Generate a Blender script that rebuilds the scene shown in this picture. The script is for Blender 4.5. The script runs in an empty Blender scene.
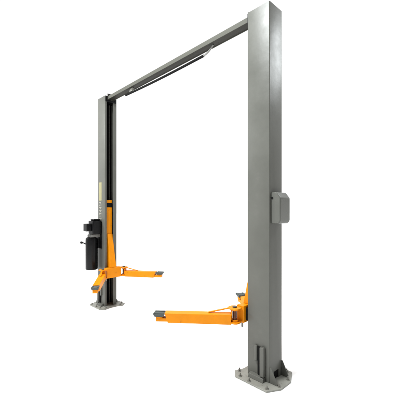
import bpy, bmesh, math, random
from mathutils import Vector, Matrix

random.seed(7)
S = bpy.context.scene
COL = S.collection
R = math.radians

# ------------------------------------------------------------------ camera
cam_d = bpy.data.cameras.new("camera")
cam = bpy.data.objects.new("camera", cam_d)
COL.objects.link(cam)
cam.location = (3.41207, -2.63641, 1.66117)
cam.rotation_euler = (R(90), 0, R(45.5657))
cam_d.sensor_width = 36.0
cam_d.lens = 303.607 / 400 * 36.0
cam_d.shift_y = 12.347 / 400
cam_d.clip_start = 0.05
cam_d.clip_end = 2000
S.camera = cam

# ------------------------------------------------------------------ world: white studio surround, dimmer room behind the camera
W = bpy.data.worlds.new("World")
S.world = W
W.use_nodes = True
nt = W.node_tree
nt.nodes.clear()
tc = nt.nodes.new("ShaderNodeTexCoord")
dot = nt.nodes.new("ShaderNodeVectorMath"); dot.operation = 'DOT_PRODUCT'
dot.inputs[1].default_value = (0.80, -0.60, 0.0)
ramp = nt.nodes.new("ShaderNodeValToRGB")
ramp.color_ramp.elements[0].position = 0.50
ramp.color_ramp.elements[0].color = (1.0, 1.0, 1.0, 1)
ramp.color_ramp.elements[1].position = 0.80
ramp.color_ramp.elements[1].color = (0.16, 0.165, 0.16, 1)
mr = nt.nodes.new("ShaderNodeMapRange")
mr.inputs[1].default_value = -1; mr.inputs[2].default_value = 1
bg = nt.nodes.new("ShaderNodeBackground"); bg.inputs[1].default_value = 1.02
wo = nt.nodes.new("ShaderNodeOutputWorld")
nt.links.new(tc.outputs['Generated'], dot.inputs[0])
nt.links.new(dot.outputs['Value'], mr.inputs[0])
nt.links.new(mr.outputs[0], ramp.inputs[0])
nt.links.new(ramp.outputs[0], bg.inputs[0])
nt.links.new(bg.outputs[0], wo.inputs[0])

# ------------------------------------------------------------------ lamps
def lamp(name, kind, loc, target, energy, color=(1, 1, 1), **kw):
    d = bpy.data.lights.new(name, kind)
    d.energy = energy; d.color = color
    for k, v in kw.items():
        setattr(d, k, v)
    o = bpy.data.objects.new(name, d)
    COL.objects.link(o)
    o.location = loc
    o.rotation_euler = (Vector(target) - Vector(loc)).to_track_quat('-Z', 'Y').to_euler()
    return o

lamp("overhead_softlight", 'SUN', (0, 0, 8), (0.9, 1.3, 0), 1.6, (1, 0.995, 0.98), angle=R(50))
lamp("strip_lamp", 'AREA', (3.5, 2.7, 4.75), (1.9, 0, 3.2), 15, (0.93, 0.98, 1.0), shape='RECTANGLE', size=1.5, size_y=0.9, spread=R(75))
lamp("high_lamp", 'AREA', (0.7, -3.0, 5.5), (1.6, 0, 2.9), 330, (0.95, 0.99, 1.0), shape='RECTANGLE', size=1.2, size_y=0.8)
lamp("far_fill_lamp", 'AREA', (-2.7, -2.3, 3.6), (-1.7, 0, 1.7), 105, (0.98, 1.0, 0.98), shape='RECTANGLE', size=1.2, size_y=0.8)  # fill light added out of view to brighten the far column

S.view_settings.view_transform = 'Standard'
S.view_settings.look = 'None'
S.view_settings.exposure = 0
S.view_settings.gamma = 1

# ------------------------------------------------------------------ materials
def mat(name, color, rough=0.45, metal=0.0, var=0.12, scale=6.0, rvar=0.12, bump=0.0, bscale=60, coat=0.0, spec=0.5, dirt=None):
    m = bpy.data.materials.new(name); m.use_nodes = True
    n = m.node_tree; b = n.nodes['Principled BSDF']
    b.inputs['Metallic'].default_value = metal
    b.inputs['Specular IOR Level'].default_value = spec
    b.inputs['Coat Weight'].default_value = coat
    b.inputs['Coat Roughness'].default_value = 0.15
    t = n.nodes.new('ShaderNodeTexCoord')
    no = n.nodes.new('ShaderNodeTexNoise'); no.inputs['Scale'].default_value = scale
    no.inputs['Detail'].default_value = 6; no.inputs['Roughness'].default_value = 0.6
    n.links.new(t.outputs['Object'], no.inputs['Vector'])
    r = n.nodes.new('ShaderNodeValToRGB')
    r.color_ramp.elements[0].position = 0.3; r.color_ramp.elements[1].position = 0.7
    r.color_ramp.elements[0].color = tuple(c * (1 - var) for c in color) + (1,)
    r.color_ramp.elements[1].color = tuple(min(1, c * (1 + var)) for c in color) + (1,)
    n.links.new(no.outputs['Fac'], r.inputs['Fac'])
    out = r.outputs['Color']
    if dirt:
        n2 = n.nodes.new('ShaderNodeTexNoise'); n2.inputs['Scale'].default_value = dirt[1]; n2.inputs['Detail'].default_value = 8
        n.links.new(t.outputs['Object'], n2.inputs['Vector'])
        r2 = n.nodes.new('ShaderNodeValToRGB'); r2.color_ramp.elements[0].position = dirt[2]; r2.color_ramp.elements[1].position = dirt[2] + 0.1
        n.links.new(n2.outputs['Fac'], r2.inputs['Fac'])
        mx = n.nodes.new('ShaderNodeMix'); mx.data_type = 'RGBA'
        n.links.new(r2.outputs['Color'], mx.inputs['Factor'])
        n.links.new(out, mx.inputs['A']); mx.inputs['B'].default_value = dirt[0] + (1,)
        out = mx.outputs['Result']
    n.links.new(out, b.inputs['Base Color'])
    mrr = n.nodes.new('ShaderNodeMapRange')
    mrr.inputs[3].default_value = max(0.03, rough - rvar); mrr.inputs[4].default_value = min(1, rough + rvar)
    n.links.new(no.outputs['Fac'], mrr.inputs[0])
    n.links.new(mrr.outputs[0], b.inputs['Roughness'])
    if bump:
        nb = n.nodes.new('ShaderNodeTexNoise'); nb.inputs['Scale'].default_value = bscale; nb.inputs['Detail'].default_value = 3
        n.links.new(t.outputs['Object'], nb.inputs['Vector'])
        bu = n.nodes.new('ShaderNodeBump'); bu.inputs['Strength'].default_value = bump; bu.inputs['Distance'].default_value = 0.002
        n.links.new(nb.outputs['Fac'], bu.inputs['Height'])
        n.links.new(bu.outputs['Normal'], b.inputs['Normal'])
    return m

GREY = mat("grey_paint", (0.102, 0.103, 0.0915), 0.36, spec=0.22, var=0.07, scale=3.5, rvar=0.20, bump=0.6, bscale=9, dirt=((0.116, 0.115, 0.104), 7, 0.66))
PLATE = mat("worn_grey_paint", (0.225, 0.225, 0.20), 0.5, var=0.12, scale=9, bump=0.2, dirt=((0.15, 0.145, 0.125), 22, 0.62))
BEAM = mat("beam_paint", (0.088, 0.088, 0.075), 0.6, spec=0.12, var=0.06, scale=3, bump=0.1)
ORANGE = mat("orange_paint", (0.70, 0.230, 0.002), 0.42, spec=0.16, var=0.08, scale=8, bump=0.25, bscale=40, dirt=((0.50, 0.150, 0.003), 15, 0.64))
BLACK = mat("black_paint", (0.004, 0.004, 0.0045), 0.30, var=0.2, scale=10, bump=0.1, spec=0.2)
RUBBER_AND_SHADE = mat("black_rubber_and_shade", (0.006, 0.006, 0.006), 0.7, var=0.25, scale=25, bump=0.3, bscale=120, spec=0.1)  # rubber parts, also the painted shade inside the columns
PAD = mat("pad_rubber", (0.055, 0.065, 0.062), 0.7, var=0.2, scale=30, bump=0.3, bscale=120)
STEEL_AND_SHADE = mat("dark_oily_steel_and_shade", (0.022, 0.021, 0.016), 0.55, var=0.25, scale=9, bump=0.1, spec=0.3)  # dark steel parts, also the painted shade under the crossbeam
STEEL = mat("bare_steel", (0.20, 0.20, 0.19), 0.5, metal=0.5, var=0.12, scale=30)
BOLT = mat("dull_bolt_steel", (0.19, 0.185, 0.165), 0.5, metal=0.2, var=0.25, scale=60)
PIN = mat("rusty_pin", (0.11, 0.035, 0.014), 0.5, metal=0.3, var=0.3, scale=40)
COVER = mat("cover_plastic", (0.098, 0.100, 0.089), 0.26, spec=0.35, var=0.04, scale=6, bump=0.06, bscale=90)
CREAM = mat("cream_decal", (0.27, 0.26, 0.215), 0.5, var=0.05)
YELLOW = mat("yellow_decal", (0.26, 0.24, 0.125), 0.5, var=0.06, scale=20)
FLOOR = mat("white_floor", (0.94, 0.94, 0.94), 0.9, var=0.01, scale=0.5, spec=0.0)

# ------------------------------------------------------------------ mesh builder
class MB:
    def __init__(self):
        self.bm = bmesh.new()
    def box(self, x0, x1, y0, y1, z0, z1):
        vs = [self.bm.verts.new((x, y, z)) for x in (x0, x1) for y in (y0, y1) for z in (z0, z1)]
        for f in ((0, 1, 3, 2), (4, 6, 7, 5), (0, 4, 5, 1), (2, 3, 7, 6), (0, 2, 6, 4), (1, 5, 7, 3)):
            self.bm.faces.new([vs[i] for i in f])
        return self
    def prism(self, pts, a0, a1, axis='z'):
        def P(p, a):
            return {'z': (p[0], p[1], a), 'y': (p[0], a, p[1]), 'x': (a, p[0], p[1])}[axis]
        lo = [self.bm.verts.new(P(p, a0)) for p in pts]
        hi = [self.bm.verts.new(P(p, a1)) for p in pts]
        self.bm.faces.new(lo[::-1]); self.bm.faces.new(hi)
        n = len(pts)
        for i in range(n):
            self.bm.faces.new([lo[i], lo[(i + 1) % n], hi[(i + 1) % n], hi[i]])
        return self
    def hull(self, pts8):
        """eight points: bottom ring of four, then top ring of four"""
        v = [self.bm.verts.new(p) for p in pts8]
        for f in ((3, 2, 1, 0), (4, 5, 6, 7), (0, 1, 5, 4), (1, 2, 6, 5), (2, 3, 7, 6), (3, 0, 4, 7)):
            self.bm.faces.new([v[i] for i in f])
        return self
    def rod(self, p0, p1, r0, r1=None, n=24):
        r1 = r0 if r1 is None else r1
        p0, p1 = Vector(p0), Vector(p1); d = (p1 - p0).normalized()
        a = d.orthogonal().normalized(); b = d.cross(a)
        A = [self.bm.verts.new(p0 + r0 * (math.cos(t) * a + math.sin(t) * b)) for t in [2 * math.pi * i / n for i in range(n)]]
        B = [self.bm.verts.new(p1 + r1 * (math.cos(t) * a + math.sin(t) * b)) for t in [2 * math.pi * i / n for i in range(n)]]
        self.bm.faces.new(A[::-1]); self.bm.faces.new(B)
        for i in range(n):
            self.bm.faces.new([A[i], A[(i + 1) % n], B[(i + 1) % n], B[i]])
        return self
    def lathe(self, c, prof, n=36):
        """profile of (radius, z) turned about the vertical line through c"""
        rings = []
        for r, z in prof:
            rings.append([self.bm.verts.new((c[0] + r * math.cos(2 * math.pi * i / n), c[1] + r * math.sin(2 * math.pi * i / n), z)) for i in range(n)])
        for k in range(len(rings) - 1):
            for i in range(n):
                self.bm.faces.new([rings[k][i], rings[k][(i + 1) % n], rings[k + 1][(i + 1) % n], rings[k + 1][i]])
        self.bm.faces.new(rings[0][::-1]); self.bm.faces.new(rings[-1])
        return self
    def tube(self, pts, r, n=12):
        pts = [Vector(p) for p in pts]
        rings = []
        a = None
        for i, p in enumerate(pts):
            d = (pts[min(i + 1, len(pts) - 1)] - pts[max(i - 1, 0)]).normalized()
            a = d.orthogonal().normalized() if a is None else (a - a.dot(d) * d).normalized()
            b = d.cross(a)
            rings.append([self.bm.verts.new(p + r * (math.cos(t) * a + math.sin(t) * b)) for t in [2 * math.pi * k / n for k in range(n)]])
        for k in range(len(rings) - 1):
            for i in range(n):
                self.bm.faces.new([rings[k][i], rings[k][(i + 1) % n], rings[k + 1][(i + 1) % n], rings[k + 1][i]])
        self.bm.faces.new(rings[0][::-1]); self.bm.faces.new(rings[-1])
        return self
    def mirror(self, s):
        if s < 0:
            for v in self.bm.verts:
                v.co.x = -v.co.x
        return self
    def build(self, name, m, parent=None, bevel=0.0, segs=2, smooth=True):
        bmesh.ops.recalc_face_normals(self.bm, faces=self.bm.faces[:])
        me = bpy.data.meshes.new(name); self.bm.to_mesh(me); self.bm.free()
        me.materials.append(m)
        o = bpy.data.objects.new(name, me); COL.objects.link(o)
        if smooth:
            for p in me.polygons:
                p.use_smooth = True
            me.set_sharp_from_angle(angle=R(32))
        if parent:
            o.parent = parent
        if bevel:
            b = o.modifiers.new("edge", 'BEVEL'); b.width = bevel; b.segments = segs; b.limit_method = 'ANGLE'; b.angle_limit = R(32)
            b.harden_normals = False
        return o

def cut(o, *boxes):
    """real openings cut into a mesh"""
    for bx in boxes:
        c = MB().box(*bx).build("cutter", GREY, smooth=False)
        md = o.modifiers.new("cut", 'BOOLEAN'); md.operation = 'DIFFERENCE'; md.object = c; md.solver = 'EXACT'
        dg = bpy.context.evaluated_depsgraph_get(); dg.update()
        me = bpy.data.meshes.new_from_object(o.evaluated_get(dg))
        o.modifiers.clear(); old = o.data; o.data = me
        bpy.data.meshes.remove(old)
        bpy.data.objects.remove(c)

# ------------------------------------------------------------------ floor
fl = MB(); vs = [fl.bm.verts.new(p) for p in ((-400, -400, 0), (400, -400, 0), (400, 400, 0), (-400, 400, 0))]
fl.bm.faces.new(vs)
floor = fl.build("floor", FLOOR); floor['kind'] = 'structure'

# ------------------------------------------------------------------ the lift
lift = bpy.data.objects.new("car_lift", None); COL.objects.link(lift)
lift['label'] = "grey two post car lift with overhead beam, four orange swing arms and black pump unit"
lift['category'] = "car lift"

XI, XO, D, H = 1.535, 1.794, 0.1137, 3.70    # inner face, outer face, half depth, height
T, LIP, REAR_LIP, RAD = 0.007, 0.034, 0.070, 0.007

def column_profile():
    def arc(cx, cy, a0, a1, r=RAD, n=4):
        return [(cx + r * math.cos(R(a0 + (a1 - a0) * i / n)), cy + r * math.sin(R(a0 + (a1 - a0) * i / n))) for i in range(n + 1)]
    p = []
    p += [(XI, -D + LIP)]
    p += arc(XI + RAD, -D + RAD, 180, 270)
    p += arc(XO - RAD, -D + RAD, 270, 360)
    p += arc(XO - RAD, D - RAD, 0, 90)
    p += arc(XI + RAD, D - RAD, 90, 180)
    p += [(XI, D - REAR_LIP), (XI + T, D - REAR_LIP), (XI + T, D - T), (XO - T, D - T), (XO - T, -D + T), (XI + T, -D + T), (XI + T, -D + LIP)]
    return p

def nut(mb, x, y, z0, r=0.0115):
    mb.prism([(x + 1.7 * r * math.cos(R(20 * i)), y + 1.7 * r * math.sin(R(20 * i))) for i in range(18)], z0, z0 + 0.004)
    mb.prism([(x + r * math.cos(R(60 * i + 12)), y + r * math.sin(R(60 * i + 12))) for i in range(6)], z0 + 0.004, z0 + 0.015)
    mb.rod((x, y, z0 + 0.015), (x, y, z0 + 0.030), r * 0.52, n=12)

def column(s):
    c = MB().prism(column_profile(), 0.016, H).mirror(s).build("column", GREY, lift)
    x0, x1 = sorted((s * (XO - 0.03), s * (XO + 0.03)))
    cut(c, (x0, x1, -0.036, 0.052, 0.012, 0.098))
    for pl in c.data.polygons:
        pl.use_smooth = True
    c.data.set_sharp_from_angle(angle=R(32))
    # base plate, chamfered corners and a notch on the inner side
    pts = [(1.478, -0.245), (1.847, -0.248), (1.922, -0.115), (1.922, 0.06), (1.842, 0.235), (1.478, 0.245),
           (1.405, 0.165), (1.445, 0.06), (1.445, -0.06), (1.405, -0.165)]
    MB().prism(pts, 0.0, 0.0155).mirror(s).build("base_plate", PLATE, c, 0.003)
    for x, y in ((1.512, -0.205), (1.632, -0.222), (1.828, -0.21), (1.885, -0.095), (1.885, 0.075), (1.80, 0.2), (1.52, 0.2), (1.445, -0.135), (1.445, 0.135)):
        b = MB(); nut(b, x, y, 0.0155); b.mirror(s).build("anchor_bolt", BOLT, c)
    # gussets on the outer face
    for y in (-0.1095, 0.1015):
        MB().prism([(XO + 0.001, 0.0165), (XO + 0.082, 0.0165), (XO + 0.082, 0.03), (XO + 0.012, 0.165), (XO + 0.001, 0.165)], y, y + 0.008, 'y').mirror(s).build("gusset", GREY, c, 0.0015)
    # gussets on the rear
    MB().prism([(D + 0.001, 0.0165), (D + 0.09, 0.0165), (D + 0.09, 0.03), (D + 0.012, 0.16), (D + 0.001, 0.16)], 1.66, 1.668, 'x').mirror(s).build("gusset", GREY, c, 0.0015)
    # stiffener box and two guard bars on the front face
    f = -D - 0.0008
    MB().hull([(1.572, -0.166, 0.0162), (1.752, -0.166, 0.0162), (1.752, f, 0.0162), (1.572, f, 0.0162),
               (1.578, -0.152, 0.050), (1.746, -0.152, 0.050), (1.746, f, 0.060), (1.578, f, 0.060)]).mirror(s).build("stiffener_box", GREY, c, 0.003)
    MB().box(1.630, 1.664, f - 0.026, f, 0.190, 0.345).mirror(s).build("guard_bar", GREY, c, 0.009, 3)
    MB().box(1.704, 1.750, f - 0.038, f, 0.0620, 0.345).mirror(s).build("guard_bar", GREY, c, 0.007, 3)
    MB().box(1.668, 1.7035, f - 0.016, f, 0.0620, 0.335).mirror(s).build("black_strip", RUBBER_AND_SHADE, c)  # black strip set between the two guard bars
    # inside the channel: black block added as shade, slide strips and the lifting cables
    MB().box(XO - 0.075, XO - T - 0.001, -D + T + 0.001, D - T - 0.001, 0.0175, H - 0.10).mirror(s).build("channel_shade_block", RUBBER_AND_SHADE, c)  # keeps the channel and the base opening dark, shade put into colour
    for y0, y1 in ((-D + T + 0.001, -D + 0.032), (D - 0.032, D - T - 0.001)):
        MB().box(XI + T + 0.002, XI + T + 0.012, y0, y1, 0.02, H - 0.11).mirror(s).build("slide_strip", STEEL_AND_SHADE, c)
    for y in (-0.032, 0.036):
        MB().rod((1.66, y, 0.02), (1.66, y, H - 0.10), 0.006, n=10).mirror(s).build("lifting_cable", BOLT, c)
    # pulley bracket closing the top of the channel
    p = MB().box(XI - 0.012, XI - 0.002, -0.103, 0.103, H - 0.095, H + 0.003)
    p.box(XI + 0.012, XO - T - 0.003, -D + T + 0.002, D - T - 0.002, H - 0.09, H - 0.078)
    p.rod((XI - 0.004, -0.055, H - 0.045), (XI - 0.026, -0.055, H - 0.045), 0.014, n=6)
    p.rod((XI - 0.004, 0.075, H - 0.045), (XI - 0.026, 0.075, H - 0.045), 0.014, n=6)
    p.mirror(s).build("pulley_bracket", BLACK, c, 0.002)
    return c

col_r = column(1)
col_l = column(-1)

# ------------------------------------------------------------------ crossbeam: inverted channel
bx = XI - 0.0135
y0, y1, z0, z1 = -0.062, 0.050, 3.646, 3.702
pr = [(y0, z0), (y0, z1 - 0.005), (y0 + 0.005, z1), (y1 - 0.005, z1), (y1, z1 - 0.005), (y1, z0), (y1 - 0.006, z0), (y1 - 0.006, z1 - 0.007), (y0 + 0.006, z1 - 0.007), (y0 + 0.006, z0)]
beam = MB().prism(pr, -bx + 0.012, bx - 0.012, 'x').build("crossbeam", BEAM, lift)
for s in (1, -1):
    MB().box(bx - 0.0115, bx - 0.0005, -0.070, 0.045, 3.635, 3.742).mirror(s).build("end_flange", STEEL_AND_SHADE, beam, 0.002)
MB().box(-bx + 0.014, bx - 0.014, y0 + 0.0065, y1 - 0.0065, z0 + 0.006, z1 - 0.008).build("beam_shade_block", STEEL_AND_SHADE, beam)  # dark block added to paint the shade under the beam

# overhead limit bar hanging under the beam
bar = MB().tube([(-1.02 + 1.81 * i / 24, -0.004, 3.593 - 0.016 * i / 24 - 0.012 * math.sin(math.pi * i / 24)) for i in range(25)], 0.0155, 16).build("limit_bar", RUBBER_AND_SHADE, lift)
pts = []
for i in range(13):
    t = i / 12
    pts.append((0.780 + 0.17 * t, -0.004, 3.577 + 0.006 * t + 0.066 * t ** 2.2))
MB().tube(pts, 0.0095, 12).build("bar_hanger", STEEL, bar)
h = MB().prism([(-0.89, 3.608), (-0.82, 3.606), (-0.80, 3.640), (-0.80, 3.655), (-0.87, 3.655), (-0.89, 3.640)], -0.016, 0.010, 'y')
h.build("bar_hanger", PLATE, bar, 0.003)

# ------------------------------------------------------------------ carriages and arms
def rounded(x0, x1, y0, y1, r, n=6):
    p = []
    for cx, cy, a in ((x1 - r, y1 - r, 0), (x0 + r, y1 - r, 90), (x0 + r, y0 + r, 180), (x1 - r, y0 + r, 270)):
        p += [(cx + r * math.cos(R(a + 90 * i / n)), cy + r * math.sin(R(a + 90 * i / n))) for i in range(n + 1)]
    return p

def carriage(s):
    m = MB().box(1.585, 1.700, -0.053, 0.053, 0.50, 1.88)                                  # post sliding in the channel
    m.hull([(1.430, -0.050, 0.70), (1.5845, -0.050, 0.70), (1.5845, 0.050, 0.70), (1.430, 0.050, 0.70),
            (1.565, -0.050, 1.28), (1.5845, -0.050, 1.28), (1.5845, 0.050, 1.28), (1.565, 0.050, 1.28)])   # sloping gusset
    m.box(1.415, 1.503, -0.140, 0.140, 0.525, 0.699)                                       # head
    c = m.mirror(s).build("carriage", ORANGE, lift, 0.005)
    for y in (-1, 1):
        for z0, z1 in ((0.5325, 0.5465), (0.672, 0.686)):
            e = rounded(1.368, 1.50, 0.1405, 0.262, 0.045)
            MB().prism([(a, y * b) for a, b in e], z0, z1).mirror(s).build("pivot_ear", ORANGE, c, 0.003)
    MB().box(1.5035, 1.533, -0.105, 0.105, 0.55, 0.675).mirror(s).build("slide_block", RUBBER_AND_SHADE, c, 0.003)
    MB().rod((1.47, -0.118, 0.475), (1.47, -0.118, 0.5245), 0.010, n=14).mirror(s).build("release_pin", STEEL, c, 0.001)
    MB().box(1.581, 1.5845, -0.051, 0.051, 1.752, 1.828).mirror(s).build("rubber_band", RUBBER_AND_SHADE, c)
    return c

carriage(1); carriage(-1)

def arm(px, py, tx, ty, z=0.572, h=0.100, w=0.100, end=0.86, padz=0.0, tilt=0.0):
    L = math.hypot(tx - px, ty - py)
    # outer tube in local space, arm along +X; its inner end is a fork of two plates round the pin
    a, b = 0.036, L * end
    hw, hh = w / 2, h / 2
    m = MB().hull([(a, -hw * 1.05, -hh), (b - 0.035, -hw * .94, -hh), (b - 0.035, hw * .94, -hh), (a, hw * 1.05, -hh),
                   (a, -hw * 1.05, hh), (b, -hw * .94, hh), (b, hw * .94, hh), (a, hw * 1.05, hh)])
    e = rounded(-0.040, a - 0.0005, -0.042, 0.042, 0.036)
    m.prism(e, -0.0245, -0.0385 + 0.03).prism(e, 0.085, 0.099)
    m.hull([(a - 0.012, -0.042, -0.008), (a - 0.0006, -0.042, -0.008), (a - 0.0006, 0.042, -0.008), (a - 0.012, 0.042, -0.008),
            (a - 0.012, -0.042, 0.0849), (a - 0.0006, -0.042, 0.0849), (a - 0.0006, 0.042, 0.0849), (a - 0.012, 0.042, 0.0849)])
    o = m.build("lift_arm", ORANGE, lift, 0.006, 3)
    o.location = (px, py, z)
    o.rotation_euler = (0, 0, math.atan2(ty - py, tx - px))
    MB().box(a + 0.08, L + 0.035, -hw * .70, hw * .70, -hh * .86, -hh * .10).build("extension_tube", ORANGE, o, 0.004)
    MB().rod((0, 0, -0.052), (0, 0, 0.117), 0.022, n=24).build("pivot_pin", PIN, o, 0.003)
    MB().rod((0, 0, 0.1175), (0, 0, 0.126), 0.024, 0.021, n=24).build("pin_cap", PAD, o, 0.003)
    # thin restraint strap rising from the tube to the pivot
    m = MB().hull([(0.27, -0.020, hh + 0.0008), (0.27, 0.004, hh + 0.0008), (0.05, 0.004, 0.0995), (0.05, -0.020, 0.0995),
                   (0.27, -0.020, hh + 0.011), (0.27, 0.004, hh + 0.011), (0.05, 0.004, 0.1105), (0.05, -0.020, 0.1105)])
    m.build("restraint_strap", ORANGE, o, 0.002)
    zt = -hh * .10 + 0.0005
    MB().lathe((L, 0), [(0.040, zt), (0.046, zt + 0.004), (0.046, zt + 0.009 + padz), (0.036, zt + 0.012 + padz)], 28).build("pad_holder", ORANGE, o)
    pw, pd, ph = 0.118, 0.105, 0.034
    q = MB().hull([(-pw * .40, -pd * .40, 0), (pw * .40, -pd * .40, 0), (pw * .40, pd * .40, 0), (-pw * .40, pd * .40, 0),
                   (-pw * .52, -pd * .52, ph), (pw * .52, -pd * .52, ph), (pw * .52, pd * .52, ph), (-pw * .52, pd * .52, ph)])
    q.box(-pw * .46, pw * .46, -pd * .46, -pd * .26, ph + .0003, ph + .006).box(-pw * .46, pw * .46, pd * .26, pd * .46, ph + .0003, ph + .006)
    p = q.build("lift_pad", PAD, o, 0.004)
    p.location = (L, 0, zt + 0.0125 + padz)
    p.rotation_euler = (0, R(tilt), 0)
    return o

arm(1.435, -0.200, 0.845, -0.712, end=0.925)
arm(1.435, 0.200, 1.030, 0.430, end=0.82, padz=0.012)
arm(-1.435, -0.200, -0.665, -0.700, end=0.925)
arm(-1.435, 0.200, -0.870, 0.580, end=0.90)

# ------------------------------------------------------------------ gear cover on the outer face of the near column
prof = [(XO + 0.001, 1.553), (XO + 0.085, 1.553), (XO + 0.103, 1.585), (XO + 0.103, 1.80), (XO + 0.060, 1.855), (XO + 0.001, 1.855)]
cov = MB().prism(prof, -0.09, 0.092, 'y').build("lock_cover", COVER, lift, 0.010, 4)
MB().rod((XO + 0.016, -0.0902, 1.80), (XO + 0.016, -0.0965, 1.80), 0.010, n=16).build("cover_screw", BLACK, cov)

# ------------------------------------------------------------------ power unit on the front of the far column
ux = -1.73
m = MB().box(ux - 0.075, ux + 0.10, -D - 0.012, -D - 0.001, 1.02, 1.50)
pu = m.build("power_unit", BLACK, lift, 0.003)
m = MB().box(ux - 0.085, ux + 0.095, -0.285, -D - 0.0125, 1.275, 1.515)
m.box(ux - 0.06, ux + 0.07, -0.26, -D - 0.0125, 1.515, 1.545)
m.build("motor", BLACK, pu, 0.02, 3)
m = MB().box(ux - 0.088, ux + 0.045, -0.372, -0.2855, 1.338, 1.455)
for i in range(4):
    m.box(ux - 0.094, ux + 0.051, -0.368 + 0.02 * i, -0.360 + 0.02 * i, 1.330, 1.463)
m.build("motor_end_cap", BLACK, pu, 0.004)
m = MB().box(ux - 0.06, ux + 0.05, -0.30, -D - 0.0125, 1.225, 1.274)
m.rod((ux - 0.03, -0.32, 1.25), (ux - 0.03, -0.301, 1.25), 0.018, n=6)
m.build("valve_block", STEEL, pu, 0.004)
m = MB().rod((ux + 0.03, -0.301, 1.252), (ux + 0.03, -0.345, 1.252), 0.012, n=12)
m.build("valve_knob", STEEL, pu, 0.002)
MB().rod((ux - 0.0605, -0.27, 1.25), (ux - 0.10, -0.27, 1.25), 0.011, n=12).build("valve_knob", STEEL, pu, 0.002)
tx, ty = -1.778, -0.238
MB().lathe((tx, ty), [(0.082, 0.648), (0.099, 0.655), (0.104, 0.67), (0.104, 1.165), (0.099, 1.205), (0.074, 1.2245)], 40).build("oil_tank", BLACK, pu)
m = MB().tube([(tx - 0.06, ty - 0.085, 1.10), (tx - 0.085, ty - 0.11, 1.12), (tx - 0.105, ty - 0.125, 1.125)], 0.010, 10)
m.rod((tx - 0.103, ty - 0.123, 1.123), (tx - 0.128, ty - 0.143, 1.128), 0.02, n=16)
m.build("filler_cap", BLACK, pu, 0.002)

# ------------------------------------------------------------------ worn vertical decal on the far column (marks too worn to read)
yd = -D - 0.0012
m = MB().box(-1.752, -1.650, yd - 0.0006, yd, 1.870, 2.195)
dec = m.build("decal", YELLOW, col_l, smooth=False)
random.seed(3)
m = MB()
z = 1.845
while z > 1.53:
    hgt = random.uniform(0.028, 0.040)
    a = random.uniform(-1.752, -1.735); b = random.uniform(-1.675, -1.652)
    m.box(a, b, yd - 0.0006, yd, z - hgt * 0.42, z)
    if random.random() < 0.7:
        c = random.uniform(a + 0.02, b - 0.02)
        m.box(c - 0.022, c + 0.020, yd - 0.0006, yd, z - hgt * 0.85, z - hgt * 0.55)
    z -= hgt + 0.016
m.build("decal", CREAM, col_l, smooth=False)
